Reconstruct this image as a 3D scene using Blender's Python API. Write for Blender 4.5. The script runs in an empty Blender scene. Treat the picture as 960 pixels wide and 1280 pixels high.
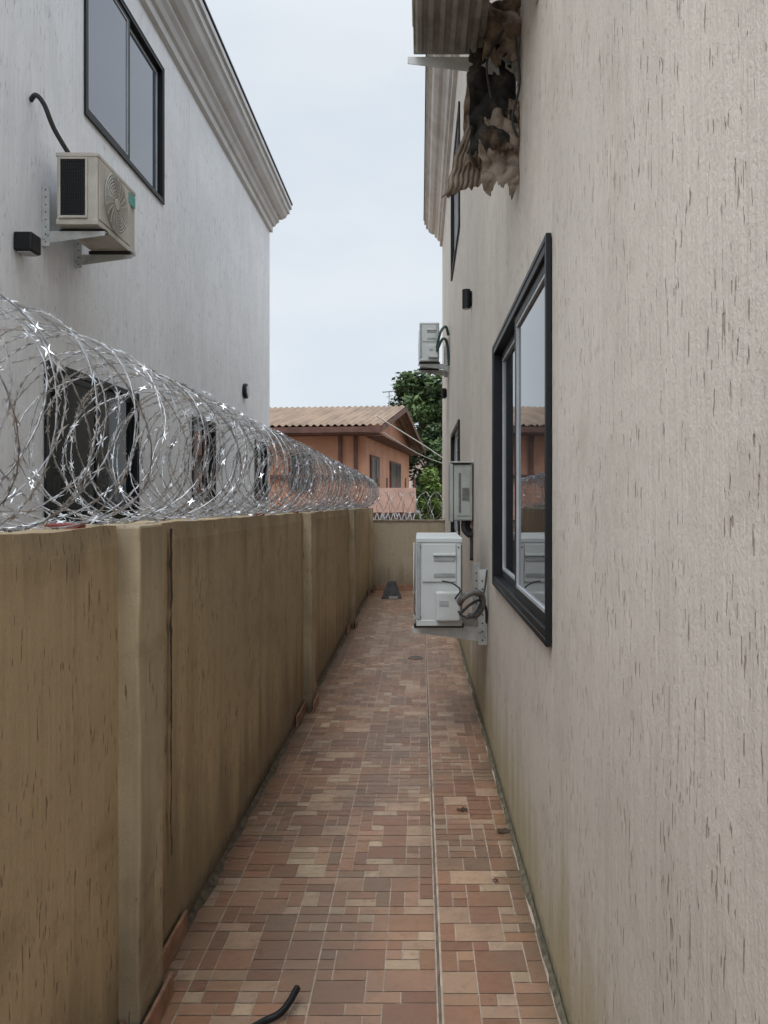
import bpy, math, random
from mathutils import Vector, noise, Matrix
random.seed(7)
scene = bpy.context.scene
COL = scene.collection
R = math.radians

# ------------------------------------------------------------------ helpers
def empty(name, loc=(0,0,0), rotz=0):
    e = bpy.data.objects.new(name, None); COL.objects.link(e)
    e.empty_display_size = .1
    e.location = loc; e.rotation_euler = (0,0,rotz)
    return e

class MB:
    def __init__(s): s.v=[]; s.f=[]; s.c=[]
    def add(s, vs, fs):
        o=len(s.v); s.v += [tuple(v) for v in vs]; s.f += [tuple(i+o for i in f) for f in fs]
    def box(s,x0,x1,y0,y1,z0,z1):
        if x0>x1:x0,x1=x1,x0
        if y0>y1:y0,y1=y1,y0
        if z0>z1:z0,z1=z1,z0
        s.add([(x0,y0,z0),(x1,y0,z0),(x1,y1,z0),(x0,y1,z0),(x0,y0,z1),(x1,y0,z1),(x1,y1,z1),(x0,y1,z1)],
              [(0,3,2,1),(4,5,6,7),(0,1,5,4),(1,2,6,5),(2,3,7,6),(3,0,4,7)])
    def quad(s,a,b,c,d): s.add([a,b,c,d],[(0,1,2,3)])
    def tube(s, pts, r, n=8, caps=True, radii=None):
        pts=[Vector(p) for p in pts]; N=len(pts); o=len(s.v)
        prev=None
        for i,p in enumerate(pts):
            t=(pts[min(i+1,N-1)]-pts[max(i-1,0)])
            if t.length<1e-9: t=Vector((0,0,1))
            t.normalize()
            if prev is None:
                up=Vector((0,0,1)) if abs(t.z)<.9 else Vector((1,0,0))
                a=t.cross(up).normalized()
            else:
                a=(prev-t*prev.dot(t))
                a=a.normalized() if a.length>1e-6 else t.orthogonal().normalized()
            prev=a; b=t.cross(a)
            rr = radii[i] if radii else r
            for k in range(n):
                th=2*math.pi*k/n
                s.v.append(tuple(p+(a*math.cos(th)+b*math.sin(th))*rr))
        for i in range(N-1):
            for k in range(n):
                k2=(k+1)%n
                s.f.append((o+i*n+k,o+i*n+k2,o+(i+1)*n+k2,o+(i+1)*n+k))
        if caps:
            s.f.append(tuple(o+k for k in range(n))[::-1]); s.f.append(tuple(o+(N-1)*n+k for k in range(n)))
    def obj(s,name,mat,parent=None,bevel=0,smooth=False,seg=2):
        me=bpy.data.meshes.new(name); me.from_pydata(s.v,[],s.f); me.update()
        ob=bpy.data.objects.new(name,me); COL.objects.link(ob)
        for m in (mat if isinstance(mat,(list,tuple)) else [mat]): me.materials.append(m)
        if parent: ob.parent=parent
        if bevel:
            b=ob.modifiers.new('b','BEVEL'); b.width=bevel; b.segments=seg; b.limit_method='ANGLE'; b.angle_limit=R(40)
        if smooth:
            for p in me.polygons: p.use_smooth=True
        return ob

def box(name,x0,x1,y0,y1,z0,z1,mat,parent=None,bevel=0):
    m=MB(); m.box(x0,x1,y0,y1,z0,z1); return m.obj(name,mat,parent,bevel)

def smoothpts(pts, n=6):
    P=[Vector(p) for p in pts]; out=[]
    for i in range(len(P)-1):
        p0=P[max(i-1,0)];p1=P[i];p2=P[i+1];p3=P[min(i+2,len(P)-1)]
        for k in range(n):
            t=k/n
            out.append(.5*((2*p1)+(-p0+p2)*t+(2*p0-5*p1+4*p2-p3)*t*t+(-p0+3*p1-3*p2+p3)*t**3))
    out.append(P[-1]); return out

# ------------------------------------------------------------------ materials
class NT:
    def __init__(s,name):
        s.m=bpy.data.materials.new(name); s.m.use_nodes=True
        s.t=s.m.node_tree; s.b=s.t.nodes['Principled BSDF']
    def n(s,typ,**k):
        nd=s.t.nodes.new(typ)
        for a,b in k.items(): setattr(nd,a,b)
        return nd
    def l(s,a,b): s.t.links.new(a,b)
    def coord(s,scale=(1,1,1),loc=(0,0,0)):
        tc=s.n('ShaderNodeTexCoord'); mp=s.n('ShaderNodeMapping')
        mp.inputs['Scale'].default_value=scale; mp.inputs['Location'].default_value=loc
        s.l(tc.outputs['Object'],mp.inputs['Vector']); return mp.outputs['Vector']
    def noise(s,scale,vec=None,detail=3,rough=.5):
        nd=s.n('ShaderNodeTexNoise'); nd.inputs['Scale'].default_value=1 if vec is not None and scale is None else scale
        nd.inputs['Detail'].default_value=detail; nd.inputs['Roughness'].default_value=rough
        if vec is not None: s.l(vec,nd.inputs['Vector'])
        return nd.outputs['Fac']
    def ramp(s,fac,a,b,ca=0,cb=1,smooth=True):
        nd=s.n('ShaderNodeMapRange'); nd.interpolation_type='SMOOTHSTEP' if smooth else 'LINEAR'
        s.l(fac,nd.inputs['Value'])
        nd.inputs['From Min'].default_value=a; nd.inputs['From Max'].default_value=b
        nd.inputs['To Min'].default_value=ca; nd.inputs['To Max'].default_value=cb
        return nd.outputs['Result']
    def math(s,op,a,b):
        nd=s.n('ShaderNodeMath',operation=op)
        for i,x in enumerate((a,b)):
            if hasattr(x,'default_value'): s.l(x,nd.inputs[i])
            else: nd.inputs[i].default_value=x
        return nd.outputs[0]
    def mix(s,fac,a,b,blend='MIX'):
        nd=s.n('ShaderNodeMix',data_type='RGBA',blend_type=blend)
        for sock,x in ((nd.inputs['Factor'],fac),(nd.inputs['A'],a),(nd.inputs['B'],b)):
            if hasattr(x,'default_value'): s.l(x,sock)
            elif isinstance(x,(int,float)): sock.default_value=x
            else: sock.default_value=(*x,1) if len(x)==3 else x
        return nd.outputs['Result']
    def bump(s,h,strength,dist,normal=None):
        nd=s.n('ShaderNodeBump'); nd.inputs['Strength'].default_value=strength; nd.inputs['Distance'].default_value=dist
        s.l(h,nd.inputs['Height'])
        if normal is not None: s.l(normal,nd.inputs['Normal'])
        return nd.outputs['Normal']
    def out(s,col=None,rough=None,normal=None,metal=None,spec=None):
        for k,x in (('Base Color',col),('Roughness',rough),('Normal',normal),('Metallic',metal),('Specular IOR Level',spec)):
            if x is None: continue
            if hasattr(x,'default_value'): s.l(x,s.b.inputs[k])
            elif isinstance(x,(int,float)): s.b.inputs[k].default_value=x
            else: s.b.inputs[k].default_value=(*x,1)
        return s.m

def simple(name,col,rough=.6,metal=0,var=.15,scale=8,bump=0,dirt=None,spec=None):
    t=NT(name); v=t.coord()
    f=t.noise(scale,v,4,.6)
    dark=tuple(c*(1-var) for c in col); lite=tuple(min(1,c*(1+var)) for c in col)
    c=t.mix(t.ramp(f,.3,.7),dark,lite)
    if dirt:
        f2=t.noise(scale*.6,t.coord((1,1,.5),(3,1,2)),5,.65)
        c=t.mix(t.ramp(f2,.5,.72,0,.75),c,dirt)
    nn=None
    if bump: nn=t.bump(t.noise(scale*12,v,3),bump,.003)
    return t.out(c,rough,nn,metal,spec)

def stucco(name, col, pit, stain, pit_amt=.8, pit_lo=.63, bumps=.8, base_stain=None, seed=0, ribs=.5, stain_amt=.5, gh=70, gv=10, topstain=None, patch=None):
    t=NT(name)
    big=t.noise(1.1,t.coord((1,1,1),(seed,2,3)),4,.6)
    drip=t.noise(None,t.coord((5,5,.45),(seed,1,0)),4,.6)
    pits=t.noise(None,t.coord((gh,gh,gv),(seed,0,5)),2,.55)
    mask=t.noise(None,t.coord((7,7,4),(seed+4,0,5)),3,.6)
    pf=t.ramp(t.math('ADD',pits,t.math('MULTIPLY',t.math('SUBTRACT',mask,.5),.32)),pit_lo,pit_lo+.04)
    rib=t.noise(None,t.coord((gh*.55,gh*.55,gv*.3),(seed,7,5)),2,.5)
    fine=t.noise(None,t.coord((190,190,120),(0,0,0)),3,.65)
    med=t.noise(22,t.coord(),4,.65)
    c=t.mix(t.ramp(big,.3,.7,0,.6),col,tuple(x*.80 for x in col))
    c=t.mix(t.ramp(drip,.48,.75,0,stain_amt),c,stain)
    c=t.mix(t.ramp(med,.35,.7,0,.22),c,tuple(x*.75 for x in col))
    c=t.mix(t.ramp(fine,.4,.7,0,.28),c,tuple(x*.62 for x in col))
    c=t.mix(t.ramp(rib,.35,.7,0,.22),c,tuple(min(1,x*1.15) for x in col))
    tc=t.n('ShaderNodeTexCoord'); sp=t.n('ShaderNodeSeparateXYZ'); t.l(tc.outputs['Object'],sp.inputs[0])
    if patch:
        pn=t.noise(2.3,t.coord((1,1,1.4),(seed+9,2,7)),6,.7)
        c=t.mix(t.ramp(pn,.50,.68,0,.7),c,patch)
    if base_stain:
        zf=t.ramp(t.math('SUBTRACT',sp.outputs['Z'],t.math('MULTIPLY',t.math('SUBTRACT',drip,.3),1.1)),-.15,.35,1,0)
        c=t.mix(t.math('MULTIPLY',zf,.7),c,base_stain)
        zf=t.ramp(t.math('SUBTRACT',sp.outputs['Z'],t.math('MULTIPLY',med,.12)),-.05,.06,.8,0)
        c=t.mix(zf,c,(.07,.06,.045))
    if topstain:
        zf=t.ramp(t.math('ADD',sp.outputs['Z'],t.math('MULTIPLY',t.math('SUBTRACT',drip,.5),.9)),1.3,1.6,0,.7)
        c=t.mix(zf,c,topstain)
    c=t.mix(t.math('MULTIPLY',pf,pit_amt),c,pit)
    h=t.math('SUBTRACT',t.math('ADD',t.math('MULTIPLY',rib,ribs),t.math('ADD',t.math('MULTIPLY',fine,.3),t.math('MULTIPLY',med,.3))),t.math('MULTIPLY',pf,.6))
    n=t.bump(h,bumps,.007)
    return t.out(c,.75,n,0,.3)

M_right=stucco('beige_stucco',(.64,.575,.505),(.27,.215,.165),(.42,.365,.315),base_stain=(.37,.325,.165),seed=1,gh=105,gv=17,pit_lo=.658,pit_amt=.8,bumps=1.0,patch=(.50,.44,.38))
M_white=stucco('white_stucco',(.80,.81,.83),(.42,.42,.44),(.58,.58,.59),pit_amt=.55,pit_lo=.65,bumps=1.0,seed=5,stain_amt=.35,gh=55,gv=9,ribs=.8)
M_fence=stucco('tan_stucco',(.50,.385,.235),(.16,.11,.06),(.27,.20,.12),base_stain=(.19,.15,.095),seed=9,pit_lo=.645,bumps=1.0,gh=100,gv=13,topstain=(.27,.205,.13),patch=(.33,.25,.15),stain_amt=.65)
M_pil=stucco('pilaster_plaster',(.50,.41,.275),(.18,.13,.08),(.30,.235,.15),base_stain=(.2,.16,.105),seed=12,pit_lo=.69,bumps=.9,topstain=(.25,.2,.14),patch=(.32,.255,.165),stain_amt=.6)
M_cement=simple('cement_cap',(.27,.22,.16),.9,0,.25,9,.8,dirt=(.12,.1,.075))
M_corn_w=simple('white_cornice_paint',(.50,.49,.48),.8,0,.06,3,.3,dirt=(.42,.40,.385))
M_corn_b=simple('beige_cornice_paint',(.55,.50,.45),.8,0,.1,3,.3,dirt=(.40,.35,.31))
M_black=simple('black_aluminium',(.010,.011,.013),.42,0,.2,5,0,None,.25)
M_trim=simple('grey_gasket',(.40,.42,.44),.45,0,.1,5)
M_curt=simple('curtain_cloth',(.45,.46,.47),.9,0,.1,5)
def glass(name,c=(.02,.026,.03),ior=1.5,spec=.5):
    t=NT(name)
    v=t.coord()
    f=t.noise(2.2,v,2)
    n=t.bump(f,.06,.01)
    sm=t.noise(5,v,5,.65)
    m=t.out(c,t.ramp(sm,.35,.75,.006,.05),n,0,spec)
    t.b.inputs['IOR'].default_value=ior
    return m
M_glass=glass('tinted_glass',ior=1.7)
M_glass3=glass('dark_green_glass',(.008,.014,.014),1.33,.3)
M_glass2=glass('blue_reflective_glass',(.075,.09,.13),2.0,.7)
M_ac=simple('ac_painted_steel',(.50,.525,.52),.45,0,.05,4,0,dirt=(.37,.37,.34))
M_ac2=simple('ac_weathered_panel',(.46,.43,.38),.55,0,.12,5,0,dirt=(.27,.235,.185))
M_acdark=simple('ac_coil_dark',(.012,.012,.014),.5)
M_acgrey=simple('ac_recess_grey',(.30,.32,.32),.5)
M_brk=simple('galvanised_bracket',(.46,.47,.46),.45,.2,.12,14,.1,dirt=(.30,.27,.23))
M_hole=simple('bracket_hole',(.03,.03,.03),.8)
M_hose=simple('foam_hose_black',(.03,.03,.032),.8,0,.3,30,.3)
M_hose2=simple('foam_hose_grey',(.13,.125,.115),.85,0,.3,30,.5)
M_teal=simple('teal_label',(.03,.30,.25),.4)
M_wire=simple('galvanised_core_wire',(.32,.32,.33),.45,.65,.4,40)
M_barb=simple('galvanised_razor_tape',(.55,.56,.58),.34,.8,.4,60)
M_red=simple('red_paint',(.16,.022,.018),.6)

# ------------------------------------------------------------------ geometry consts
XR=.44; XL=-.88; XB=-2.8; H=1.6

def wall(name,c,s,y0,y1,z0,z1,holes,mat,parent,depth=.09):
    ys=sorted({y0,y1,*[h[0] for h in holes],*[h[1] for h in holes]}); zs=sorted({z0,z1,*[h[2] for h in holes],*[h[3] for h in holes]})
    m=MB()
    def q(a,b,cc,d):
        if s<0: m.quad(a,d,cc,b)
        else: m.quad(a,b,cc,d)
    for i in range(len(ys)-1):
        for j in range(len(zs)-1):
            yc=(ys[i]+ys[i+1])/2; zc=(zs[j]+zs[j+1])/2
            if any(h[0]<yc<h[1] and h[2]<zc<h[3] for h in holes): continue
            q((c,ys[i],zs[j]),(c,ys[i+1],zs[j]),(c,ys[i+1],zs[j+1]),(c,ys[i],zs[j+1]))
    d=c-s*depth
    for (a,b,e,f) in holes:
        m.quad((c,a,e),(c,b,e),(d,b,e),(d,a,e)); m.quad((c,a,f),(c,b,f),(d,b,f),(d,a,f))
        m.quad((c,a,e),(c,a,f),(d,a,f),(d,a,e)); m.quad((c,b,e),(c,b,f),(d,b,f),(d,b,e))
    return m.obj(name,mat,parent)

def window(c,s,y0,y1,z0,z1,parent,gl,prefix='window',fw=.04,trim=None):
    w=empty(prefix); w.parent=parent
    g=.003
    y0+=g;y1-=g;z0+=g;z1-=g
    fr=MB()
    a=c+s*.018; b=c-s*.07
    fr.box(a,b,y0,y0+fw,z0,z1); fr.box(a,b,y1-fw,y1,z0,z1)
    fr.box(a,b,y0+fw,y1-fw,z0,z0+fw); fr.box(a,b,y0+fw,y1-fw,z1-fw,z1)
    e=.012
    fr.box(c+s*.003,c+s*.022,y0-e,y0+.012,z0-e,z1+e); fr.box(c+s*.003,c+s*.022,y1-.012,y1+e,z0-e,z1+e)
    fr.box(c+s*.003,c+s*.022,y0+.012,y1-.012,z0-e,z0+.01); fr.box(c+s*.003,c+s*.022,y0+.012,y1-.012,z1-.01,z1+e)
    fr.obj('frame',M_black,w,.003)
    ym=(y0+y1)/2
    for k,(ya,yb,off) in enumerate(((y0+fw,ym+.03,.0),(ym-.03,y1-fw,.03))):
        sm=MB(); sa=c+s*(.004-off); sb=c-s*(.022+off); sw=.04
        za=z0+fw;zb=z1-fw
        sm.box(sa,sb,ya,ya+sw,za,zb); sm.box(sa,sb,yb-sw,yb,za,zb)
        sm.box(sa,sb,ya+sw,yb-sw,za,za+sw); sm.box(sa,sb,ya+sw,yb-sw,zb-sw,zb)
        sm.obj('sash',M_black,w,.002)
        tm=MB(); ta=sa-s*.002; tb=sb+s*.004; q=.012
        ya2=ya+sw; yb2=yb-sw; za2=za+sw; zb2=zb-sw
        tm.box(ta,tb,ya2,ya2+q,za2,zb2); tm.box(ta,tb,yb2-q,yb2,za2,zb2)
        tm.box(ta,tb,ya2+q,yb2-q,za2,za2+q); tm.box(ta,tb,ya2+q,yb2-q,zb2-q,zb2)
        tm.obj('gasket',trim or M_trim,w)
        gm=MB(); gx=c-s*(.008+off)
        gm.box(gx,gx-s*.004,ya2+q,yb2-q,za2+q,zb2-q)
        gm.obj('glass_pane',gl,w)
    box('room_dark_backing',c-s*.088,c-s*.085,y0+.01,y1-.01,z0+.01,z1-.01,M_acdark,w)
    return w

PROF=[(0,6.58),(.05,6.60),(.05,6.70),(.085,6.72),(.11,6.78),(.15,6.82),(.15,6.87),(.20,6.89),(.26,6.95),(.285,7.02),(.32,7.04),(.32,7.13),(.355,7.135),(.355,7.21),(0,7.22)]
def cornice(c,s,y0,y1,far,mat,parent):
    m=MB(); n=len(PROF)
    st=[]
    for (o,z) in PROF: st.append((c+s*o,y0,z))
    for (o,z) in PROF: st.append((c+s*o,y1+o,z))
    for (o,z) in PROF: st.append((far,y1+o,z))
    fs=[]
    for k in range(2):
        for i in range(n-1): fs.append((k*n+i,k*n+i+1,(k+1)*n+i+1,(k+1)*n+i))
    fs.append(tuple(range(n)))
    m.add(st,fs); m.obj('cornice',mat,parent)
    box('roof_edge_flashing',c+s*.37,far,y0,y1+.37,7.225,7.25,M_black,parent)

# ------------------------------------------------------------------ right building
rb=empty('beige_stucco_building')
RW=[(2.56,4.45,1.12,2.48),(8.45,10.5,1.12,2.48),(8.4,10.5,4.6,5.95)]
wall('alley_wall',XR,-1,-1.2,15.1,-.05,6.6,RW,M_right,rb)
m=MB(); m.quad((XR,15.1,-.05),(8,15.1,-.05),(8,15.1,6.6),(XR,15.1,6.6)); m.quad((XR,-1.2,-.05),(8,-1.2,-.05),(8,-1.2,7.2),(XR,-1.2,7.2)); m.quad((8,-1.2,-.05),(8,15.1,-.05),(8,15.1,7.2),(8,-1.2,7.2))
m.obj('other_walls',M_right,rb)
cornice(XR,-1,-1.2,15.1,8,M_corn_b,rb)
for h in RW: window(XR,-1,*h,rb,M_glass)
m=MB()
N=260
for i in range(N+1):
    y=.3+i*(13.2/N); w=.010+.012*noise.noise(Vector((y*4,0,3)))+.006*noise.noise(Vector((y*20,0,3)))
    m.v += [(XR-.002,y,.034),(XR-.010-w,y,.036),(XR-.004,y,.034+.015+w*.5)]
    if i: 
        o=3*i; m.f += [(o-3,o-2,o+1,o),(o-2,o-1,o+2,o+1)]
m.obj('cement_bead',simple('grimy_cement',(.12,.105,.07),.95,0,.4,30,.8),rb)

# ------------------------------------------------------------------ left building
lb=empty('white_stucco_building')
LW=[(5.72,7.6,1.1,2.64),(9.43,10.46,1.6,2.64),(13.0,14.0,1.6,2.62),(6.4,8.35,4.82,6.28)]
wall('alley_wall',XB,1,2.6,14.3,-.05,6.6,LW,M_white,lb)
m=MB(); m.quad((XB,14.3,-.05),(-9,14.3,-.05),(-9,14.3,6.6),(XB,14.3,6.6)); m.quad((XB,2.6,-.05),(-9,2.6,-.05),(-9,2.6,7.2),(XB,2.6,7.2)); m.quad((-9,2.6,-.05),(-9,14.3,-.05),(-9,14.3,7.2),(-9,2.6,7.2))
m.obj('other_walls',M_white,lb)
cornice(XB,1,2.6,14.3,-9,M_corn_w,lb)
for i,h in enumerate(LW): window(XB,1,*h,lb,M_glass2 if i==3 else M_glass3,trim=None if i==3 else M_black)

# ------------------------------------------------------------------ wall lamps
def lamp(c,s,y,z,w=.1,h=.16):
    e=empty('wall_lamp')
    m=MB(); m.box(c+s*.001,c+s*.012,y-.035,y+.035,z-.06,z+.06); m.obj('backplate',M_black,e,.003)
    m=MB(); m.tube([(c+s*.047,y,z-h/2),(c+s*.047,y,z+h/2)],.036,20); m.obj('housing',M_black,e,.004,False)
    m=MB(); m.tube([(c+s*.047,y,z-h/2-.004),(c+s*.047,y,z-h/2-.001)],.028,20); m.obj('lens',M_curt,e)
lamp(XR,-1,6.5,3.3); lamp(XR,-1,12.6,3.35)
e=empty('wall_lamp'); m=MB(); m.box(XB+.001,XB+.13,5.28,5.42,3.32,3.45); m.obj('housing',M_black,e,.012); m=MB(); m.box(XB+.02,XB+.11,5.30,5.40,3.312,3.318); m.obj('lens',M_curt,e)
e=empty('wall_lamp'); m=MB(); m.tube([(XB+.002,12.2,3.33),(XB+.06,12.2,3.33)],.12,24); m.obj('housing',M_black,e,.01); m=MB(); m.tube([(XB+.061,12.2,3.33),(XB+.075,12.2,3.33)],.085,24); m.obj('lens',M_ac,e,.006)

# ------------------------------------------------------------------ AC units
def ac(c,s,y0,y1,z0,h,d,gap,side='valve',arms=None,body=M_ac,plate_up=.38,name='air_conditioner_outdoor_unit',feet=True):
    e=empty(name)
    xb=c+s*gap; xf=c+s*(gap+d)
    lo,hi=min(xb,xf),max(xb,xf)
    m=MB(); m.box(lo,hi,y0,y1,z0,z0+h); m.obj('casing',body,e,.012,seg=3)
    m=MB(); m.box(lo-.006,hi+.006,y0-.006,y1+.006,z0+h-.028,z0+h+.004); m.obj('lid',body,e,.006)
    m=MB(); m.box(lo-.004,hi+.004,y0-.004,y1+.004,z0-.004,z0+.035); m.obj('base_pan',body,e,.004)
    if feet:
        m=MB()
        for yy in (y0+.12,y1-.12): m.box(lo-.02,hi+.02,yy-.03,yy+.03,z0-.03,z0-.005)
        m.obj('feet',M_acdark,e,.003)
    if side=='valve':
        w=hi-lo
        m=MB(); m.box(lo+w*.12,hi-w*.12,y0-.010,y0-.001,z0+h*.50,z0+h*.94); m.obj('service_panel',body,e,.005)
        m=MB(); m.box(lo+w*.38,lo+w*.85,y0-.016,y0-.0095,z0+h*.74,z0+h*.80); m.obj('handle_recess',M_acgrey,e,.003)
        m=MB(); m.box(lo+w*.36,lo+w*.87,y0-.024,y0-.010,z0+h*.80,z0+h*.825); m.obj('handle_lip',body,e,.003)
        m=MB(); m.box(lo+w*.38,lo+w*.85,y0-.0155,y0-.0095,z0+h*.56,z0+h*.60); m.obj('label_plate',M_acgrey,e)
        m=MB(); m.box(lo+w*.42,hi-w*.03,y0-.065,y0-.005,z0+h*.06,z0+h*.40); m.obj('valve_cover',body,e,.014,seg=3)
        m=MB(); m.box(lo+w*.50,lo+w*.70,y0-.069,y0-.064,z0+h*.24,z0+h*.30); m.obj('cover_clip',M_acgrey,e,.002)
        m=MB(); m.box(lo-.002,lo+.022,y0-.010,y0-.001,z0+.04,z0+h-.03); m.obj('front_panel_lip',M_acgrey,e,.003)
        m=MB()
        for k in range(4): m.tube([(lo+w*(.08 if k%2 else .93),y0-.004,z0+h*(.1+.8*(k//2))),(lo+w*(.08 if k%2 else .93),y0-.007,z0+h*(.1+.8*(k//2)))],.005,8)
        m.obj('screws',M_acdark,e)
    else:
        m=MB(); m.box(lo+.035,hi-.085,y0-.008,y0-.001,z0+.06,z0+h-.05); m.obj('coil_core',M_acdark,e)
        m=MB(); x=lo+.035
        while x<hi-.09:
            m.box(x,x+.0025,y0-.014,y0-.008,z0+.06,z0+h-.05); x+=.016
        z=z0+.06
        while z<z0+h-.05:
            m.box(lo+.035,hi-.085,y0-.017,y0-.0145,z,z+.003); z+=.026
        m.obj('coil_guard',M_black,e)
        m=MB(); m.box(lo+.02,lo+.035,y0-.016,y0-.001,z0+.04,z0+h-.035); m.box(hi-.085,hi-.07,y0-.016,y0-.001,z0+.04,z0+h-.035); m.box(lo+.035,hi-.085,y0-.016,y0-.001,z0+h-.05,z0+h-.035); m.box(lo+.035,hi-.085,y0-.016,y0-.001,z0+.04,z0+.06)
        m.obj('coil_frame',body,e,.003)
    m=MB(); m.box(xb-s*.006,xb-s*.001,y0+.03,y1-.03,z0+.05,z0+h-.05); m.obj('rear_coil',M_acdark,e)
    cy=y0+(y1-y0)*.42; cz=z0+h*.5; rr=h*.42
    m=MB(); m.box(xf+s*.001,xf+s*.008,y0+.02,y0+(y1-y0)*.84,z0+.04,z0+h-.035); m.obj('front_panel',body,e,.004)
    m=MB(); m.tube([(xf+s*.0085,cy,cz),(xf+s*.0105,cy,cz)],rr,40); m.obj('fan_opening',M_acgrey if side!='valve' else M_acdark,e)
    m=MB()
    for k in range(9):
        r=rr*(.18+.82*k/8)
        m.tube([(xf+s*.02,cy+r*math.cos(t*math.pi/20),cz+r*math.sin(t*math.pi/20)) for t in range(41)],.0032,5,False)
    for k in range(20):
        a=k*math.pi/10
        pts=[]
        for q in range(5):
            r=rr*(.15+.85*q/4); aa=a+.35*q/4
            pts.append((xf+s*.02,cy+r*math.cos(aa),cz+r*math.sin(aa)))
        m.tube(pts,.003,5)
    m.obj('fan_grille',body,e)
    m=MB(); m.tube([(xf+s*.018,cy,cz),(xf+s*.026,cy,cz)],rr*.2,24); m.obj('fan_hub',body,e,.003)
    for yy in (arms or (y0+.10,y1-.14)):
        b=MB(); zt=z0-.032; reach=c+s*(gap+d+.03)
        t=.004
        b.add([(c+s*.06,yy,zt-.085),(reach,yy,zt-.03),(reach,yy,zt),(c+s*.06,yy,zt),(c+s*.06,yy+t,zt-.085),(reach,yy+t,zt-.03),(reach,yy+t,zt),(c+s*.06,yy+t,zt)],
              [(0,1,2,3),(4,7,6,5),(0,4,5,1),(1,5,6,2),(3,2,6,7),(0,3,7,4)])
        b.box(c+s*.06,reach,yy+t,yy+.045,zt-t,zt)
        b.box(c+s*.0615,c+s*.002,yy-.001,yy-.0045,zt-.11,zt+plate_up)
        b.box(c+s*.002,c+s*.006,yy-.001,yy+.045,zt-.11,zt+plate_up)
        b.obj('bracket',M_brk,e)
        hm=MB()
        zz=zt-.08
        while zz<zt+plate_up-.02:
            hm.tube([(c+s*.034,yy-.0052,zz),(c+s*.034,yy-.0046,zz)],.006,10); zz+=.055
        hm.obj('bracket_holes',M_hole,e)
        hm=MB(); hm.tube([(c+s*.05,yy-.012,zt-.03),(c+s*.05,yy-.005,zt-.03)],.009,6); hm.tube([(c+s*.02,yy-.012,zt-.06),(c+s*.02,yy-.005,zt-.06)],.009,6); hm.obj('bolts',M_acgrey,e)
    return e

e=ac(XR,-1,4.9,5.68,.80,.555,.285,.175,'valve')
m=MB()
m.tube(smoothpts([(.25,4.85,.95),(.27,4.80,.99),(.33,4.82,1.02),(.385,4.88,1.0),(.40,4.92,.93),(.37,4.93,.87),(.32,4.97,.85)]),.021,12)
m.obj('insulated_pipe',M_hose2,e,smooth=True)
m=MB()
m.tube(smoothpts([(.22,4.83,.98),(.25,4.78,1.04),(.20,4.80,1.08),(.14,4.83,1.09)]),.005,8)
m.tube(smoothpts([(.24,4.83,.9),(.3,4.8,.86),(.36,4.86,.9),(.41,4.9,1.02),(.43,4.93,1.15)]),.006,8)
m.tube(smoothpts([(.25,4.83,.88),(.31,4.82,.94),(.385,4.9,.96),(.425,4.95,.9),(.435,5.0,.8)]),.009,8)
m.obj('cables',M_hose,e,smooth=True)
e=ac(XR,-1,11.4,12.2,3.67,.56,.28,.16,'valve')
m=MB(); m.tube(smoothpts([(.25,11.33,3.85),(.3,11.2,4.05),(.38,11.3,4.15),(.42,11.4,4.05)]),.02,10)
m.tube(smoothpts([(.25,11.33,3.8),(.33,11.2,3.95),(.40,11.3,3.9),(.43,11.4,3.6)]),.02,10)
m.obj('insulated_pipe',simple('green_grey_hose',(.05,.09,.08),.7),e,smooth=True)
e=ac(XB,1,5.62,6.36,3.62,.52,.30,.14,'coil',body=M_ac2,arms=(5.68,6.22),plate_up=.33)
m=MB(); m.box(XB+.44+.0085,XB+.44+.0105,6.2,6.34,4.0,4.09); m.obj('sticker',M_teal,e)
m=MB(); m.tube(smoothpts([(XB+.0,5.52,4.47),(XB+.05,5.5,4.50),(XB+.1,5.52,4.44),(XB+.14,5.58,4.3),(XB+.2,5.7,4.16),(XB+.22,5.75,4.13)]),.017,12)
m.obj('insulated_pipe',M_hose,e,smooth=True)
M_soot=simple('sooty_steel',(.25,.235,.215),.65,0,.25,7,.3,dirt=(.09,.075,.06))
e=ac(XR,-1,2.66,3.44,3.60,.55,.30,.165,'coil',body=M_soot,arms=(2.84,3.41),name='burnt_air_conditioner_outdoor_unit',feet=False)
m=MB(); x=-.02
while x<.265:
    m.add([(x,2.7,3.595),(x+.010,2.7,3.578),(x+.026,2.7,3.578),(x+.036,2.7,3.595),(x,3.405,3.595),(x+.010,3.405,3.578),(x+.026,3.405,3.578),(x+.036,3.405,3.595)],[(0,4,5,1),(1,5,6,2),(2,6,7,3),(4,7,6,5),(0,1,2,3)]); x+=.048
m.obj('ribbed_underside',M_soot,e)
def burnt_mat(name,a,b,lo,hi):
    t=NT(name); v=t.coord()
    f=t.noise(7,v,6,.7); f2=t.noise(24,v,4,.7)
    c=t.mix(t.ramp(f,lo,hi),a,b); c=t.mix(t.ramp(f2,.52,.76,0,.7),c,(.02,.016,.013))
    return t.out(c,.9,t.bump(f2,.8,.01))
M_char=burnt_mat('charred_foam',(.012,.011,.010),(.11,.078,.052),.47,.72)
M_scorch=burnt_mat('scorched_sheet',(.19,.14,.10),(.06,.042,.03),.46,.68)
M_scorch2=burnt_mat('scorched_cardboard',(.25,.20,.155),(.09,.065,.047),.48,.72)
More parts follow.
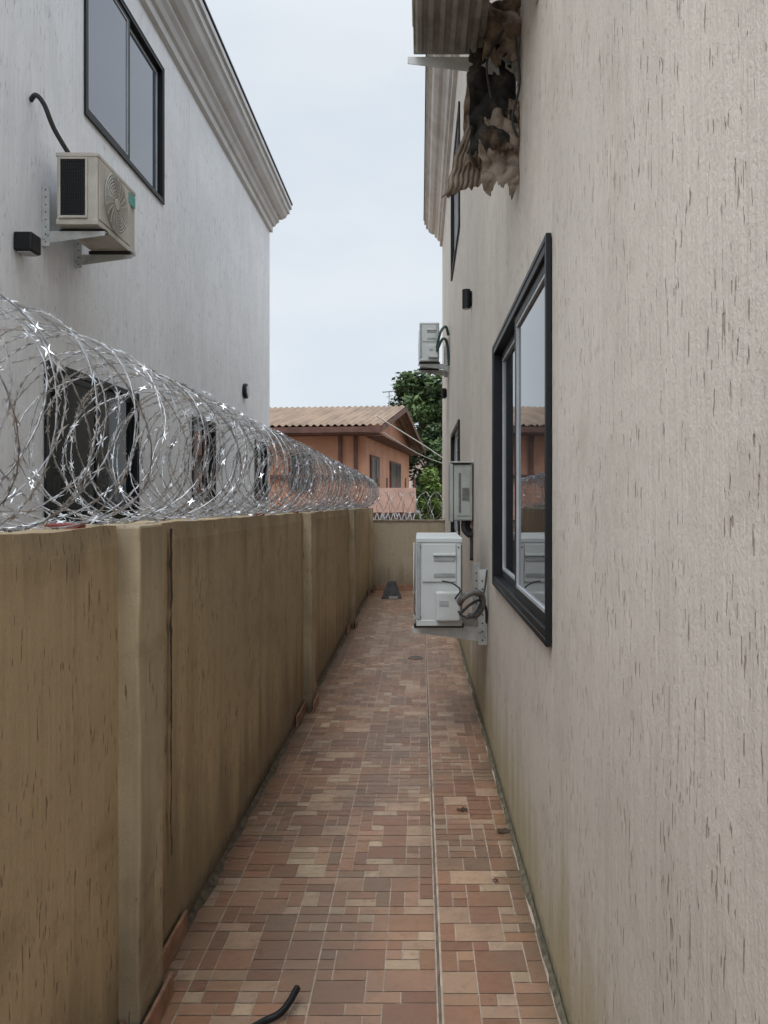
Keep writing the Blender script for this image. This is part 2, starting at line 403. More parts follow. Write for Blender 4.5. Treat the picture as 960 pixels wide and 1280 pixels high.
def rag(name,top,width0,width1,length,yoff,mat,seed,amp,ribs=0,fan=0,lean=0,par=None,nribs=60,holes=.38,lf=3.2,rag_a=.14,taper=0):
    nu,nv=44,56; m=MB()
    for j in range(nv+1):
        v=j/nv
        for i in range(nu+1):
            u=i/nu-.5
            w=(width0+(width1-width0)*v)*(1+.12*noise.noise(Vector((v*5,seed,0 if u<0 else 9))))
            if taper: w*=1-taper*max(0,v-.6)/.4*.8
            rag_=1+rag_a*noise.noise(Vector((u*4,seed,2)))+.05*noise.noise(Vector((u*19,seed,2)))
            x=top[0]+u*w+lean*v; z=top[2]-length*v*rag_-fan*u*v
            p=Vector((x*lf,z*lf,seed))
            f=noise.noise(p*2); g=noise.noise(p*5+Vector((3,3,3)))
            y=top[1]+yoff*v+amp*(1-2*abs(f))*.8+amp*.35*(1-2*abs(g))+ribs*math.sin(u*nribs)*min(1,v*2)
            x+=amp*.35*noise.noise(p*2+Vector((5,5,5)))
            x=min(x,XR-.006)
            m.v.append((x,y,z))
    for j in range(nv):
        for i in range(nu):
            a=j*(nu+1)+i
            cx=i/nu-.5; cv=j/nv
            if noise.noise(Vector((cx*5,cv*5,seed+20)))>holes and cv>.25: continue
            m.f.append((a,a+1,a+nu+2,a+nu+1))
    o=m.obj(name,mat,par,smooth=True)
    sm=o.modifiers.new('s','SOLIDIFY'); sm.thickness=.004
    return o
h=empty('hanging_burnt_debris')
rag('charred_core',(.325,3.34,3.68),.19,.23,.54,.02,M_char,3,.08,par=h,holes=.55)
rag('charred_core_back',(.31,3.44,3.58),.19,.21,.46,.03,M_scorch,13,.07,par=h,holes=.8)
rag('corrugated_sheet',(.305,3.49,3.35),.15,.33,.30,.05,M_scorch2,6,.02,ribs=.010,nribs=75,fan=-.10,lean=-.045,par=h,holes=.9,rag_a=.06)
rag('scorched_sheet',(.36,3.36,3.34),.16,.19,.36,.0,M_scorch2,8,.06,par=h,holes=.9,lean=.0,rag_a=.16,taper=.3)
rag('scorched_strip',(.41,3.35,3.36),.05,.07,.22,.0,M_scorch,27,.05,par=h,holes=.6)
rag('scorched_lining',(.355,3.28,3.76),.18,.16,.26,.0,M_scorch,17,.06,par=h,holes=.6)
m=MB(); m.tube(smoothpts([(.41,3.3,3.6),(.43,3.31,3.4),(.40,3.33,3.25),(.43,3.35,3.18)]),.006,6); m.tube(smoothpts([(.36,3.3,3.62),(.29,3.32,3.5),(.31,3.35,3.35)]),.005,6); m.obj('burnt_cables',M_hose,h)

# ------------------------------------------------------------------ meter box
e=empty('electric_meter_box')
M_box=simple('meter_box_paint',(.33,.345,.32),.55,0,.1,5,0,dirt=(.2,.19,.16))
m=MB(); m.box(.275,.43,6.28,6.62,1.43,1.89); m.obj('enclosure',M_box,e,.012)
m=MB(); m.box(.245,.273,6.27,6.63,1.42,1.90); m.obj('door',M_box,e,.008)
m=MB(); m.box(.30,.41,6.274,6.279,1.47,1.85); m.obj('side_panel',M_box,e,.004)
m=MB(); m.box(.25,.435,6.26,6.64,1.902,1.915); m.obj('rain_lid',M_box,e,.004)
m=MB(); m.box(.315,.335,6.268,6.2735,1.50,1.82); m.box(.345,.40,6.266,6.2735,1.60,1.70); m.obj('latch_and_plate',M_hose2,e,.001)
m=MB(); m.tube(smoothpts([(.36,6.33,1.43),(.36,6.33,1.36),(.40,6.34,1.31),(.432,6.36,1.30),(.432,6.36,1.1)]),.02,10); m.tube(smoothpts([(.40,6.4,1.43),(.39,6.4,1.37),(.42,6.4,1.33)]),.03,10); m.obj('cable_gland',M_hose,e,smooth=True)

# ------------------------------------------------------------------ ground & paving
t=NT('dirt_ground'); v=t.coord()
f=t.noise(.6,v,5,.6); f2=t.noise(12,v,5,.65)
M_ground=t.out(t.mix(t.ramp(f,.3,.7),(.20,.15,.10),t.mix(f2,(.13,.10,.07),(.30,.24,.17))),.95,t.bump(f2,.5,.02))
m=MB(); m.quad((-600,-600,-.03),(600,-600,-.03),(600,600,-.03),(-600,600,-.03)); m.obj('ground',M_ground)

pav=empty('tiled_path')
M_grout=simple('pale_grout',(.44,.355,.28),.8,0,.2,12,.3,dirt=(.20,.155,.12))
XS=.066; ZS=.03
box('mortar_bed',XL+.0,XS,-1,13.6,-.028,0,M_grout,pav)
box('raised_strip_bed',XS,XR-.001,-1,13.598,-.028,ZS,M_grout,pav)
t=NT('mosaic_stone_tile')
at=t.n('ShaderNodeVertexColor',layer_name='Col')
v=t.coord()
f=t.noise(26,v,5,.68); f2=t.noise(1.7,t.coord((1,1,1),(4,4,4)),5,.65); f3=t.noise(80,v,3,.6)
c=t.mix(t.ramp(f,.3,.72,0,.4),at.outputs['Color'],t.mix(.5,at.outputs['Color'],(.40,.27,.175)))
c=t.mix(t.ramp(f,.50,.78,0,.5),c,(.16,.085,.05))
c=t.mix(t.ramp(f2,.40,.66,0,.6),c,(.165,.115,.08))
c=t.mix(t.ramp(f3,.55,.8,0,.35),c,(.10,.065,.045))
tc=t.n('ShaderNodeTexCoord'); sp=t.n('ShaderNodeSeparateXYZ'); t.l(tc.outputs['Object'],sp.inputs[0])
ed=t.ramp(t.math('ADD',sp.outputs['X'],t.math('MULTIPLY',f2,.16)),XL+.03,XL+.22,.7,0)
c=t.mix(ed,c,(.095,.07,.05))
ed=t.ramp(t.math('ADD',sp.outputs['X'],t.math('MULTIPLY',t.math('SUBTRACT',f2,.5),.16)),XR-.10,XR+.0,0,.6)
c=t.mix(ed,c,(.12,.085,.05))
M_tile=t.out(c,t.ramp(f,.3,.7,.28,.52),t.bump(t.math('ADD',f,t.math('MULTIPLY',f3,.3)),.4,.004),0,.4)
pal=[((.42,.305,.205),14),((.28,.142,.082),34),((.22,.108,.066),16),((.325,.185,.115),24),((.19,.115,.075),6),((.37,.245,.16),12)]
palc=[p[0] for p in pal]; palw=[p[1] for p in pal]
NU=7
def layout(n,rs):
    occ=[[0]*n for _ in range(n)]; out=[]
    for j in range(n):
        for i in range(n):
            if occ[j][i]: continue
            opts=[(2,1),(1,1),(2,1),(2,2),(2,1),(3,2),(2,2),(1,2)]
            rs.shuffle(opts)
            for (w,hh) in opts+[(1,1)]:
                if i+w<=n and j+hh<=n and all(not occ[j+b][i+a] for a in range(w) for b in range(hh)):
                    for a in range(w):
                        for b in range(hh): occ[j+b][i+a]=1
                    out.append((i,j,w,hh,rs.choices(palc,palw)[0])); break
    return out
rs=random.Random(11)
lays=[layout(NU,rs) for _ in range(7)]
U=.058; T=NU*U
verts=[];faces=[];cols=[]
def lay(xa,xb,x_start,dirx,z):
    nx=int(abs(xb-xa)/T)+2
    for ty in range(-2,36):
        for tx in range(nx):
            ox=x_start+dirx*tx*T-(T if dirx<0 else 0); oy=ty*T
            L=rs.choice(lays); fl=rs.random()<.5; fy=rs.random()<.5
            tb=rs.uniform(.9,1.1)
            for (i,j,w,hh,cc) in L:
                if fl: i=NU-i-w
                if fy: j=NU-j-hh
                g=.0021
                x0=ox+i*U+g;x1=ox+(i+w)*U-g;y0=oy+j*U+g;y1=oy+(j+hh)*U-g
                if i==0:x0+=.001
                if j==0:y0+=.001
                x0=max(x0,xa);x1=min(x1,xb)
                if x1-x0<.006 or y0>13.59: continue
                y1=min(y1,13.595)
                o=len(verts); ch=.003
                k=[rs.uniform(.4,1)*ch for _ in range(8)]
                zz=z+.0035
                pts=[(x0+k[0],y0),(x1-k[1],y0),(x1,y0+k[2]),(x1,y1-k[3]),(x1-k[4],y1),(x0+k[5],y1),(x0,y1-k[6]),(x0,y0+k[7])]
                for p in pts: verts.append((p[0],p[1],zz))
                faces.append(tuple(range(o,o+8)))
                b=rs.uniform(.87,1.13)*tb; cols.append((cc[0]*b,cc[1]*b*rs.uniform(.96,1.04),cc[2]*b,1))
lay(XL+.002,XS-.012,XS-.012,-1,0)
lay(XS+.004,XR-.02,XS+.004,1,ZS)
me=bpy.data.meshes.new('mosaic_tiles'); me.from_pydata(verts,[],faces); me.update()
ca=me.color_attributes.new('Col','FLOAT_COLOR','CORNER')
for p,cc in zip(me.polygons,cols):
    for li in p.loop_indices: ca.data[li].color=cc
me.materials.append(M_tile)
o=bpy.data.objects.new('mosaic_tiles',me); COL.objects.link(o); o.parent=pav
m=MB(); m.box(XS-.008,XS-.001,-1,13.59,.001,ZS+.003); m.obj('step_edge_trim',simple('edge_trim',(.17,.12,.09),.7,0,.3,20,.3,dirt=(.07,.055,.045)),pav,.001)

# ------------------------------------------------------------------ fence wall left
fw=empty('boundary_wall')
def ztop(y): return 1.535-.0055*y
def fence_panel(y0,y1,name):
    nu=max(2,int((y1-y0)/.06)); nv=24; m=MB()
    for i in range(nu+1):
        y=y0+(y1-y0)*i/nu; zt=ztop(y)+.008*noise.noise(Vector((y*3,1,2)))+.003*noise.noise(Vector((y*14,1,2)))
        for j in range(nv+1):
            z=-.02+(zt+.02)*j/nv
            dx=.007*noise.noise(Vector((y*1.3,z*1.3,4)))+.003*noise.noise(Vector((y*6,z*5,4)))
            if j==nv: dx-=.008+.004*noise.noise(Vector((y*20,3,4)))
            m.v.append((XL+dx,y,z))
        m.v.append((XL-.16,y,zt+.002)); m.v.append((XL-.17,y,-.02))
    S=nv+3
    for i in range(nu):
        for j in range(S-1):
            a=i*S+j; m.f.append((a,a+S,a+S+1,a+1))
    m.f.append(tuple(range(S))); m.f.append(tuple(range(nu*S,nu*S+S))[::-1])
    return m.obj(name,M_fence,fw,smooth=False)
PY=[-1.4,2.24,5.80,9.55,13.2]
for k in range(len(PY)-1):
    fence_panel(PY[k]+.195,PY[k+1]+.005,'stucco_panel')
for y in PY:
    m=MB(); n=40
    for j in range(n+1):
        z=-.02+(ztop(y)+.022)*j/n
        w=lambda q: .005*noise.noise(Vector((z*3,q,y)))+.003*noise.noise(Vector((z*19,q,y)))
        m.v += [(XL-.18,y,z),(XL+.062+w(1),y+w(2),z),(XL+.064+w(3),y+.205+w(4),z),(XL-.18,y+.205,z)]
    for j in range(n):
        a=4*j; m.f += [(a,a+1,a+5,a+4),(a+1,a+2,a+6,a+5),(a+2,a+3,a+7,a+6)]
    m.f.append((4*n,4*n+1,4*n+2,4*n+3))
    m.obj('pilaster',M_pil,fw,.008)
m=MB(); z=1.50;  pv=None
M_crack=simple('crack_dark',(.06,.04,.022),.95)
while z>.35:
    y=2.68+.012*noise.noise(Vector((z*9,0,0)))+.007*noise.noise(Vector((z*33,3,0)))
    w=.014*(.3+.7*(z-.35)/1.15)*(1+.8*noise.noise(Vector((z*17,8,0))))
    xx=XL+.0115
    cur=[(xx,y-w,z),(xx,y+w,z)]
    if pv: m.quad(pv[0],pv[1],cur[1],cur[0])
    pv=cur; z-=.015
m.obj('joint_crack',M_crack,fw)
M_skirt=simple('terracotta_skirting',(.30,.16,.10),.5,0,.25,14,.3,dirt=(.14,.09,.06))
m=MB()
for y in PY:
    m.box(XL+.010,XL+.022,y-.42,y-.004,.004,.085)
    m.box(XL+.010,XL+.022,y+.212,y+.60,.004,.085)
    m.box(XL+.074,XL+.086,y-.03,y+.235,.004,.08)
m.obj('skirting_tiles',M_skirt,fw,.002)
m=MB()
for y in (2.02,5.65,4.4,9.6,13.2):
    m.box(XL-.11,XL-.02,y,y+.05,ztop(y)-.003,ztop(y)+.014)
m.obj('wire_clamps',M_red,fw,.003)
m=MB(); N=300
for i in range(N+1):
    y=.4+i*(13.1/N); w=max(.004,.016+.022*noise.noise(Vector((y*3,0,7)))+.010*noise.noise(Vector((y*17,0,7))))
    m.v += [(XL+.002,y,.018+w*.3),(XL+.008+w*.4,y,.010),(XL+.008+w,y,.0042)]
    if i:
        o=3*i; m.f += [(o-3,o-2,o+1,o),(o-2,o-1,o+2,o+1)]
m.obj('foot_sediment',simple('wet_dirt',(.085,.066,.043),.9,0,.5,25,.8),fw)

ew=empty('end_wall')
box('panel',XL-.1,XR-.004,13.6,13.75,-.02,1.215,stucco('end_wall_stucco',(.44,.37,.27),(.16,.12,.08),(.27,.22,.16),base_stain=(.18,.15,.1),seed=20,pit_lo=.66,gh=60),ew)
box('coping',XL-.1,XR-.004,13.585,13.765,1.217,1.25,M_cement,ew,.005)
m=MB(); m.box(XL+.09,XR-.03,13.578,13.597,.005,.10); m.obj('skirting_tiles',M_skirt,ew,.002)

# ------------------------------------------------------------------ razor wire
def razor(name,p0,p1,rad,pitch,A,seed,barb=.032,jit=.012,parent=None,phase=0,hand=1,wr=.0018):
    rnd=random.Random(seed)
    p0=Vector(p0);p1=Vector(p1);ax=(p1-p0);L=ax.length;ax.normalize()
    up=Vector((0,0,1)); sd=ax.cross(up).normalized()*hand
    turns=L/pitch; n=int(turns*32); pts=[]
    for i in range(n+1):
        th=2*math.pi*turns*i/n; tn=th/(2*math.pi)
        s=pitch*tn + A*math.cos(1.5*th)+.035*noise.noise(Vector((tn*1.3,seed,0)))
        r=rad*(1+.07*noise.noise(Vector((tn*.9,seed,5)))+.03*noise.noise(Vector((tn*4,seed,8))))
        off=Vector((jit*noise.noise(Vector((tn*.7,seed,11))),0,jit*noise.noise(Vector((tn*.8,seed,14)))))*2
        q=th+phase
        pts.append(p0+ax*s+sd*(r*math.cos(q))+up*(r*math.sin(q)*.98)+off)
    m=MB(); m.tube(pts,wr,4,False); m.obj(name+'_core',M_wire,parent)
    m=MB()
    acc=0
    for i in range(n):
        d=pts[i+1]-pts[i]; l=d.length; t=d.normalized()
        while acc<l:
            c=pts[i]+t*acc
            rv=Vector((rnd.gauss(0,1),rnd.gauss(0,1),rnd.gauss(0,1)))*.5+ax
            nn=t.cross(rv)
            nn=t.cross(nn) if nn.length>1e-5 else t.orthogonal()
            nn.normalize(); a=.0155; b=.0088
            b2=t.cross(nn)*.0022
            P=[c+t*a+nn*b, c+nn*.003, c-t*a+nn*b, c-t*.004, c-t*a-nn*b, c-nn*.003, c+t*a-nn*b, c+t*.004]
            o=len(m.v); m.v += [tuple(q+b2) for q in P]
            m.f += [(o,o+1,o+7),(o+1,o+2,o+3),(o+3,o+4,o+5),(o+5,o+6,o+7),(o+1,o+3,o+5,o+7)]
            acc+=barb
        acc-=l
    return m.obj(name+'_barbs',M_barb,parent)
rw=empty('razor_wire_coil')
razor('coil',(XL-.09,.4,1.795),(XL-.09,13.4,1.73),.262,.105,.085,2,parent=rw)
razor('counter_coil',(XL-.09,.45,1.785),(XL-.09,13.4,1.72),.25,.17,.11,31,parent=rw,phase=2.1,hand=-1)
m=MB()
for k,(dx,dz) in enumerate(((.0,.28),(-.05,-.22))):
    m.tube([(XL-.09+dx+.01*noise.noise(Vector((i*.4,k,0))),.3+i*.2,1.80+dz-.0055*i*.2+.012*noise.noise(Vector((i*.3,k,4)))) for i in range(66)],.0014,5)
m.obj('line_wires',M_wire,rw)
rw2=empty('razor_wire_coil')
razor('coil',(XL+.1,13.68,1.50),(XR-.02,13.68,1.50),.25,.11,.08,5,parent=rw2,wr=.0035)

# ------------------------------------------------------------------ small things on the path
def leaf(name,x,y,z,s,seed,mat):
    rnd=random.Random(seed); m=MB(); n=12
    m.v.append((x,y,z+.012))
    for k in range(n):
        a=2*math.pi*k/n; r=s*(.6+.5*rnd.random())
        m.v.append((x+r*math.cos(a),y+r*.7*math.sin(a),z+.003+.012*rnd.random()))
    for k in range(n): m.f.append((0,1+k,1+(k+1)%n))
    m.obj(name,mat)
M_leaf=simple('dead_leaf',(.05,.028,.018),.8,0,.4,40)
leaf('fallen_leaf',.215,3.87,ZS+.004,.032,1,M_leaf); leaf('fallen_leaf',.39,3.62,ZS+.004,.036,2,M_leaf)
leaf('fallen_leaf',.31,3.15,ZS+.004,.013,3,M_leaf)
e=empty('black_hose')
m=MB(); m.tube(smoothpts([(-.62,2.14,.018),(-.55,2.25,.018),(-.48,2.32,.02),(-.43,2.35,.028),(-.405,2.39,.04),(-.39,2.44,.05)]),.011,12)
m.obj('tube',M_black,e,smooth=True)
e=empty('drain_cover')
m=MB(); m.tube([(-.045,7.75,.004),(-.045,7.75,.012)],.075,28); m.obj('rim',simple('drain_rim',(.15,.12,.095),.6),e,.002)
m=MB()
for k in range(7):
    xx=-.045-.045+k*.015; l=math.sqrt(max(0,.058**2-(xx+.045)**2)); m.box(xx-.003,xx+.003,7.75-l,7.75+l,.0125,.014)
m.obj('slots',M_hole,e)
e=empty('concrete_block')
m=MB(); m.add([(-.63,12.35,.005),(-.29,12.42,.005),(-.31,12.72,.005),(-.6,12.68,.005),(-.52,12.47,.285),(-.40,12.49,.285),(-.405,12.58,.285),(-.51,12.57,.285)],[(0,1,5,4),(1,2,6,5),(2,3,7,6),(3,0,4,7),(4,5,6,7),(0,3,2,1)])
m.obj('block',simple('dark_concrete',(.055,.055,.058),.8,0,.3,12,.5),e,.012)
m=MB(); m.box(-.50,-.36,12.33,12.36,.006,.05); m.obj('base_lip',M_acgrey,e,.004)
def rock(name,x,y,z,s,mat,seed):
    m=MB(); 
    for j in range(5):
        for k in range(8):
            a=k*math.pi/4; ph=j*math.pi/4-math.pi/2
            q=Vector((math.cos(a)*math.cos(ph),math.sin(a)*math.cos(ph),math.sin(ph)*.7))
            q*=s*(1+.4*noise.noise(q*2+Vector((seed,0,0)))); m.v.append((x+q.x,y+q.y,z+s*.6+q.z))
    for j in range(4):
        for k in range(8):
            m.f.append((j*8+k,j*8+(k+1)%8,(j+1)*8+(k+1)%8,(j+1)*8+k))
    m.obj(name,mat,None,smooth=True)
rock('rubble_stone',-.08,12.9,.0,.06,simple('pale_rubble',(.5,.45,.4),.9),2)
rock('rubble_stone',-.04,10.2,.005,.03,M_cement,4); rock('rubble_stone',.0,11.9,.005,.04,M_cement,5)

# ------------------------------------------------------------------ pink house
ph=empty('pink_house',(-1.54,22,0),R(-7))
t=NT('salmon_plaster'); v=t.coord(); f=t.noise(1.2,v,5,.6)
M_pink=t.out(t.mix(t.ramp(f,.3,.75),(.52,.275,.18),(.40,.195,.125)),.9,t.bump(t.noise(25,v,3),.3,.01))
M_brown=simple('brown_timber',(.10,.042,.03),.7,0,.3,4)
t=NT('corrugated_roof'); v=t.coord(); f=t.noise(None,t.coord((2.5,.5,1)),5,.6)
M_roof=t.out(t.mix(t.ramp(f,.3,.75),(.27,.185,.125),(.15,.105,.075)),.8)
box('walls',-10,0,0,9,-.03,3.7,M_pink,ph)
m=MB(); m.add([(0,0,3.70),(0,9,3.70),(0,4,4.62)],[(0,1,2)]); m.add([(-.004,-.0,3.69),(-.004,9,3.69),(-.004,4,4.6)],[(0,2,1)]); m.obj('gable',M_pink,ph)
def corr(ya,za,yb,zb,name):
    m=MB(); n=int(10.6/.03)
    for i in range(n+1):
        x=-10+i*.03; d=.028*math.sin(x*2*math.pi/.2)
        m.v += [(x,ya,za+d),(x,yb,zb+d),(x,yb,zb+d-.02),(x,ya,za+d-.02)]
        if i:
            o=4*i; m.f += [(o-4,o-3,o+1,o),(o-2,o-1,o+3,o+2),(o-4,o,o+3,o-1)]
    m.obj(name,M_roof,ph)
corr(-.7,3.70,4,4.78,'front_roof_slope'); corr(4,4.78,9.7,3.66,'rear_roof_slope')
m=MB()
m.add([(.55,-.7,3.50),(.55,4,4.58),(.55,4,4.74),(.55,-.7,3.66),(.6,-.7,3.50),(.6,4,4.58),(.6,4,4.74),(.6,-.7,3.66)],[(0,1,2,3),(7,6,5,4),(0,4,5,1),(3,2,6,7),(0,3,7,4)])
m.add([(.55,4,4.58),(.55,9.7,3.44),(.55,9.7,3.62),(.55,4,4.74),(.6,4,4.58),(.6,9.7,3.44),(.6,9.7,3.62),(.6,4,4.74)],[(0,1,2,3),(7,6,5,4),(0,4,5,1),(3,2,6,7),(1,5,6,2)])
m.box(-10,.54,-.72,-.68,3.48,3.64)
m.obj('fascia_boards',M_brown,ph)
m=MB(); m.box(-10,.5,-.68,0,3.44,3.47); m.box(.002,.545,0,9,3.40,3.43); m.obj('soffit',M_brown,ph)
m=MB()
for xx in (-.75,-.3): m.box(xx-.05,xx+.05,-.10,-.003,2.3,3.44)
m.obj('porch_posts',M_brown,ph)
m=MB(); m.box(-10,-.0,-.12,-.002,2.22,2.32); m.obj('band',M_brown,ph)
M_shut=simple('dark_window',(.03,.035,.035),.3)
def phwin(x0,x1,y0,y1,z0,z1):
    w=empty('window'); w.parent=ph
    if x0==x1:
        box('frame',x0+.003,x0+.05,y0-.08,y1+.08,z0-.08,z1+.08,M_brown,w); box('glass_pane',x0+.051,x0+.06,y0,y1,z0,z1,M_shut,w); box('mullion',x0+.062,x0+.075,(y0+y1)/2-.03,(y0+y1)/2+.03,z0,z1,M_brown,w)
    else:
        box('frame',x0-.08,x1+.08,-.05,-.003,z0-.08,z1+.08,M_brown,w); box('glass_pane',x0,x1,-.06,-.051,z0,z1,M_shut,w); box('mullion',(x0+x1)/2-.03,(x0+x1)/2+.03,-.075,-.062,z0,z1,M_brown,w)
phwin(0,0,.6,1.9,2.1,2.85); phwin(0,0,4.2,6.4,1.9,2.85); phwin(-2.2,-1.6,0,0,1.9,2.9); phwin(-5,-4,0,0,1.9,2.9)
e=empty('tv_antenna'); m=MB(); ax,ay=-1.02,25.4
m.tube([(ax,ay,4.55),(ax,ay,5.2)],.022,6); m.tube([(ax-.22,ay,5.17),(ax+.2,ay,5.22)],.03,5)
for k in range(5): m.tube([(ax-.2+k*.09,ay-.14,5.18),(ax-.2+k*.09,ay+.14,5.18)],.008,4)
m.tube([(ax-.1,ay,5.0),(ax+.12,ay,5.06)],.015,5)
m.obj('mast_and_elements',M_acgrey,e)
e=empty('overhead_cable'); m=MB()
m.tube(smoothpts([(-1.2,21,3.9),(0,24.5,3.42),(1.0,27,2.95)],8),.018,6); m.tube(smoothpts([(-1.0,21,3.45),(0,24.5,3.05),(1.2,27,2.75)],8),.009,6)
m.obj('cable',simple('cable_white',(.5,.48,.45),.6),e)
e=empty('pink_yard_wall'); M_pink2=simple('pale_pink_paint',(.52,.33,.27),.85,0,.12,3)
box('panel',-1.35,-.10,19.0,19.15,1.30,1.90,M_pink2,e); box('lower_panel',-1.35,-.10,19.02,19.15,-.03,1.28,M_brown,e)
m=MB()
for k in range(9):
    xx=-1.33+k*.135
    m.tube([(xx,18.98,.85),(xx+.13,18.98,1.28)],.014,5); m.tube([(xx+.13,18.98,.85),(xx,18.98,1.28)],.014,5)
m.obj('trellis',M_curt,e)
m=MB()
for k in range(6): m.box(-1.3+k*.23,-1.26+k*.23,19.05,19.09,1.9,2.15)
m.obj('posts',M_brown,e)
e=empty('distant_house'); M_dh=simple('distant_plaster',(.55,.45,.40),.9)
box('walls',-1,9,44,50,-.03,4.2,M_dh,e)
m=MB(); m.add([(-1.6,43.4,4.15),(9.6,43.4,4.15),(9.6,47,5.8),(-1.6,47,5.8),(-1.6,50.6,4.15),(9.6,50.6,4.15)],[(0,1,2,3),(3,2,5,4),(0,3,4),(1,5,2)]); m.obj('roof',simple('rust_roof',(.28,.13,.09),.8),e)
m=MB()
for k in range(4): m.box(-.4+k*1.3,.3+k*1.3,43.9,43.99,1.6,2.9)
m.obj('windows',M_shut,e)
e=empty('white_shed'); box('walls',-.3,3,27.5,29,-.03,1.75,M_corn_w,e); box('roof_slab',-.4,3.1,27.4,29.1,1.755,1.85,M_cement,e)

# ------------------------------------------------------------------ trees
def foliage_mat(name,a,b):
    t=NT(name); at=t.n('ShaderNodeVertexColor',layer_name='Col')
    c=t.mix(at.outputs['Color'],a,b)
    m=t.out(c,.55,None,0,.3); return m
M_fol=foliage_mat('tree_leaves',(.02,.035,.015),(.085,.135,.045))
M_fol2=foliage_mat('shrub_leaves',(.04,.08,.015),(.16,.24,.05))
M_bark=simple('bark',(.09,.065,.045),.9,0,.3,10,.5)
def tree(name,x,y,h,cr,crz,clumps,leaves,ls,mat,seed,trunk=.16):
    rnd=random.Random(seed); e=empty(name,(x,y,0))
    m=MB(); top=h-crz*1.6
    m.tube(smoothpts([(0,0,-.05),(.05,.02,top*.5),(-.04,.05,top),(0,0,top+crz*.7)]),0,8,radii=[trunk*(1-.6*i/18) for i in range(19)])
    cl=[]
    for k in range(clumps):
        while True:
            q=Vector((rnd.uniform(-1,1),rnd.uniform(-1,1),rnd.uniform(-1,1)))
            if .25<q.length<1: break
        c=Vector((q.x*cr,q.y*cr,h-crz+q.z*crz)); cl.append((c,rnd.uniform(.20,.36)*cr))
        if k%2==0:
            a=Vector((0,0,top*rnd.uniform(.75,1.05))); mid=(a+c)/2+Vector((0,0,-.1*cr))
            m.tube(smoothpts([a,mid,c],4),0,5,radii=[trunk*.4*(1-.8*i/8) for i in range(9)])
    m.obj('trunk_and_limbs',M_bark,e,smooth=True)
    V=[];F=[];C=[]
    for c,r in cl:
        base=rnd.uniform(.05,.75)
        for _ in range(leaves):
            d=Vector((rnd.gauss(0,1),rnd.gauss(0,1),rnd.gauss(0,1))).normalized()*r*rnd.random()**.45
            p=c+d; p.z-=.25*r
            a=Vector((rnd.gauss(0,1),rnd.gauss(0,1),rnd.gauss(0,.6))).normalized(); b=a.orthogonal().normalized()
            b=(Matrix.Rotation(rnd.uniform(0,6.28),3,a)@b); s=ls*rnd.uniform(.6,1.3)
            o=len(V); V += [tuple(p-a*s),tuple(p+b*s*.45),tuple(p+a*s),tuple(p-b*s*.45)]; F.append((o,o+1,o+2,o+3))
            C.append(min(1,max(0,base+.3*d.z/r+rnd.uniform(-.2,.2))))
    me=bpy.data.meshes.new('leaves'); me.from_pydata(V,[],F); me.update()
    ca=me.color_attributes.new('Col','FLOAT_COLOR','CORNER')
    for p,cc in zip(me.polygons,C):
        for li in p.loop_indices: ca.data[li].color=(cc,cc,cc,1)
    me.materials.append(mat); o=bpy.data.objects.new('leaves',me); COL.objects.link(o); o.parent=e
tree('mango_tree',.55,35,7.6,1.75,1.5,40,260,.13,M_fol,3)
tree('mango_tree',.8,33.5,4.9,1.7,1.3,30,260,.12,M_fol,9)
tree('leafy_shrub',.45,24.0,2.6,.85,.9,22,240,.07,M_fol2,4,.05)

# ------------------------------------------------------------------ world
SUN_EL=R(58); SUN_AZ=R(205)
w=bpy.data.worlds.new('World'); scene.world=w; w.use_nodes=True
nt=w.node_tree; bg=nt.nodes['Background']
sky=nt.nodes.new('ShaderNodeTexSky'); sky.sky_type='NISHITA'; sky.sun_disc=False; sky.sun_elevation=SUN_EL; sky.sun_rotation=SUN_AZ
tc=nt.nodes.new('ShaderNodeTexCoord'); sp=nt.nodes.new('ShaderNodeSeparateXYZ'); nt.links.new(tc.outputs['Generated'],sp.inputs[0])
mp=nt.nodes.new('ShaderNodeMapping'); mp.inputs['Scale'].default_value=(1,1,2.5); nt.links.new(tc.outputs['Generated'],mp.inputs[0])
nz=nt.nodes.new('ShaderNodeTexNoise'); nz.inputs['Scale'].default_value=2.2; nz.inputs['Detail'].default_value=4; nt.links.new(mp.outputs[0],nz.inputs['Vector'])
mx=nt.nodes.new('ShaderNodeMix'); mx.data_type='RGBA'; mx.inputs['A'].default_value=(7.1,8.0,8.9,1); mx.inputs['B'].default_value=(8.5,9.0,9.5,1)
mr0=nt.nodes.new('ShaderNodeMapRange'); mr0.inputs['From Min'].default_value=.35; mr0.inputs['From Max'].default_value=.65; nt.links.new(nz.outputs['Fac'],mr0.inputs['Value']); nt.links.new(mr0.outputs[0],mx.inputs['Factor'])
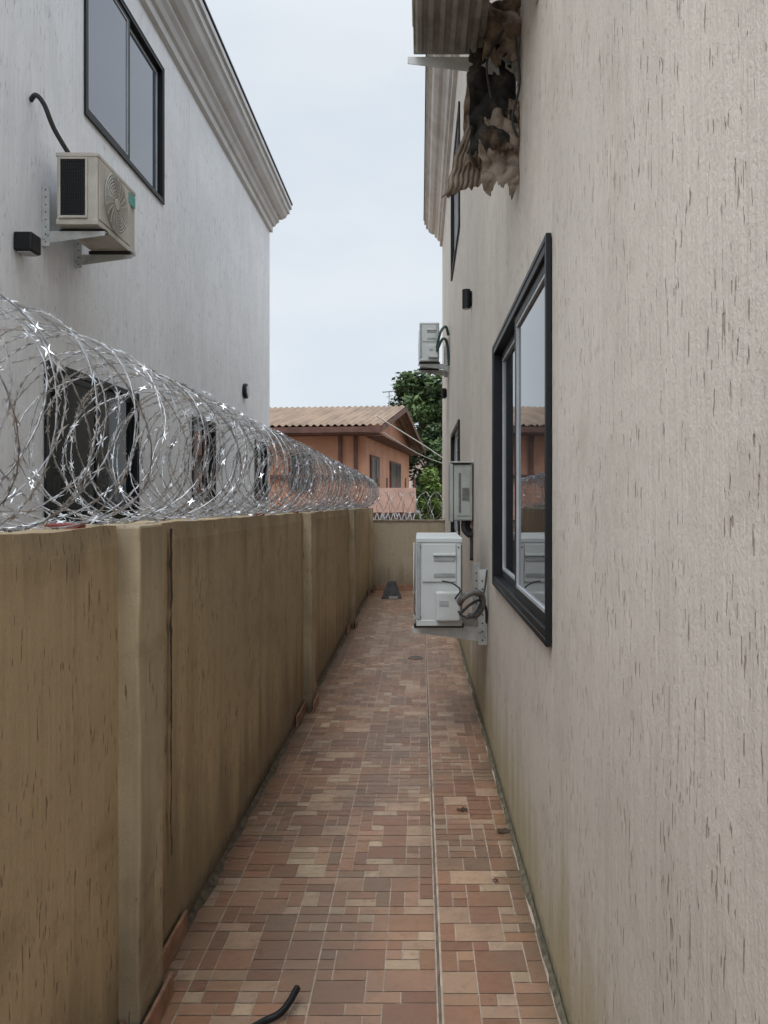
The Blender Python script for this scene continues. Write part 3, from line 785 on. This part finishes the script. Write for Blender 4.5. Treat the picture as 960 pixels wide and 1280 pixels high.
mr=nt.nodes.new('ShaderNodeMapRange'); mr.interpolation_type='SMOOTHSTEP'; mr.inputs['From Min'].default_value=.5; mr.inputs['From Max'].default_value=.95; mr.inputs['To Min'].default_value=1; mr.inputs['To Max'].default_value=2.9
nt.links.new(sp.outputs['Z'],mr.inputs['Value'])
mb=nt.nodes.new('ShaderNodeMapRange'); mb.interpolation_type='SMOOTHSTEP'; mb.inputs['From Min'].default_value=.3; mb.inputs['From Max'].default_value=-.7; mb.inputs['To Min'].default_value=1; mb.inputs['To Max'].default_value=1.9
nt.links.new(sp.outputs['Y'],mb.inputs['Value'])
mm=nt.nodes.new('ShaderNodeMath'); mm.operation='MULTIPLY'; nt.links.new(mr.outputs[0],mm.inputs[0]); nt.links.new(mb.outputs[0],mm.inputs[1])
vm=nt.nodes.new('ShaderNodeVectorMath'); vm.operation='SCALE'; nt.links.new(mx.outputs['Result'],vm.inputs[0]); nt.links.new(mm.outputs[0],vm.inputs['Scale'])
m2=nt.nodes.new('ShaderNodeMix'); m2.data_type='RGBA'; m2.inputs['Factor'].default_value=.9
nt.links.new(sky.outputs[0],m2.inputs['A']); nt.links.new(vm.outputs[0],m2.inputs['B']); nt.links.new(m2.outputs['Result'],bg.inputs['Color'])
bg.inputs['Strength'].default_value=.1
sl=bpy.data.lights.new('sun','SUN'); sl.energy=1.0; sl.angle=R(25); sl.color=(1,.97,.93)
so=bpy.data.objects.new('sun',sl); COL.objects.link(so)
d=Vector((math.sin(SUN_AZ)*math.cos(SUN_EL),math.cos(SUN_AZ)*math.cos(SUN_EL),math.sin(SUN_EL)))
so.rotation_euler=d.to_track_quat('Z','Y').to_euler(); so.location=d*30

# ------------------------------------------------------------------ camera
cd=bpy.data.cameras.new('camera'); cam=bpy.data.objects.new('camera',cd); COL.objects.link(cam)
cam.location=(0,0,H); cam.rotation_euler=(R(90),0,0)
cd.sensor_fit='VERTICAL'; cd.sensor_height=36; cd.lens=27
cd.shift_x=-45/1280; cd.shift_y=-15/1280
cd.clip_start=.05; cd.clip_end=2000
scene.camera=cam
scene.view_settings.view_transform='Standard'; scene.view_settings.look='None'; scene.view_settings.exposure=0
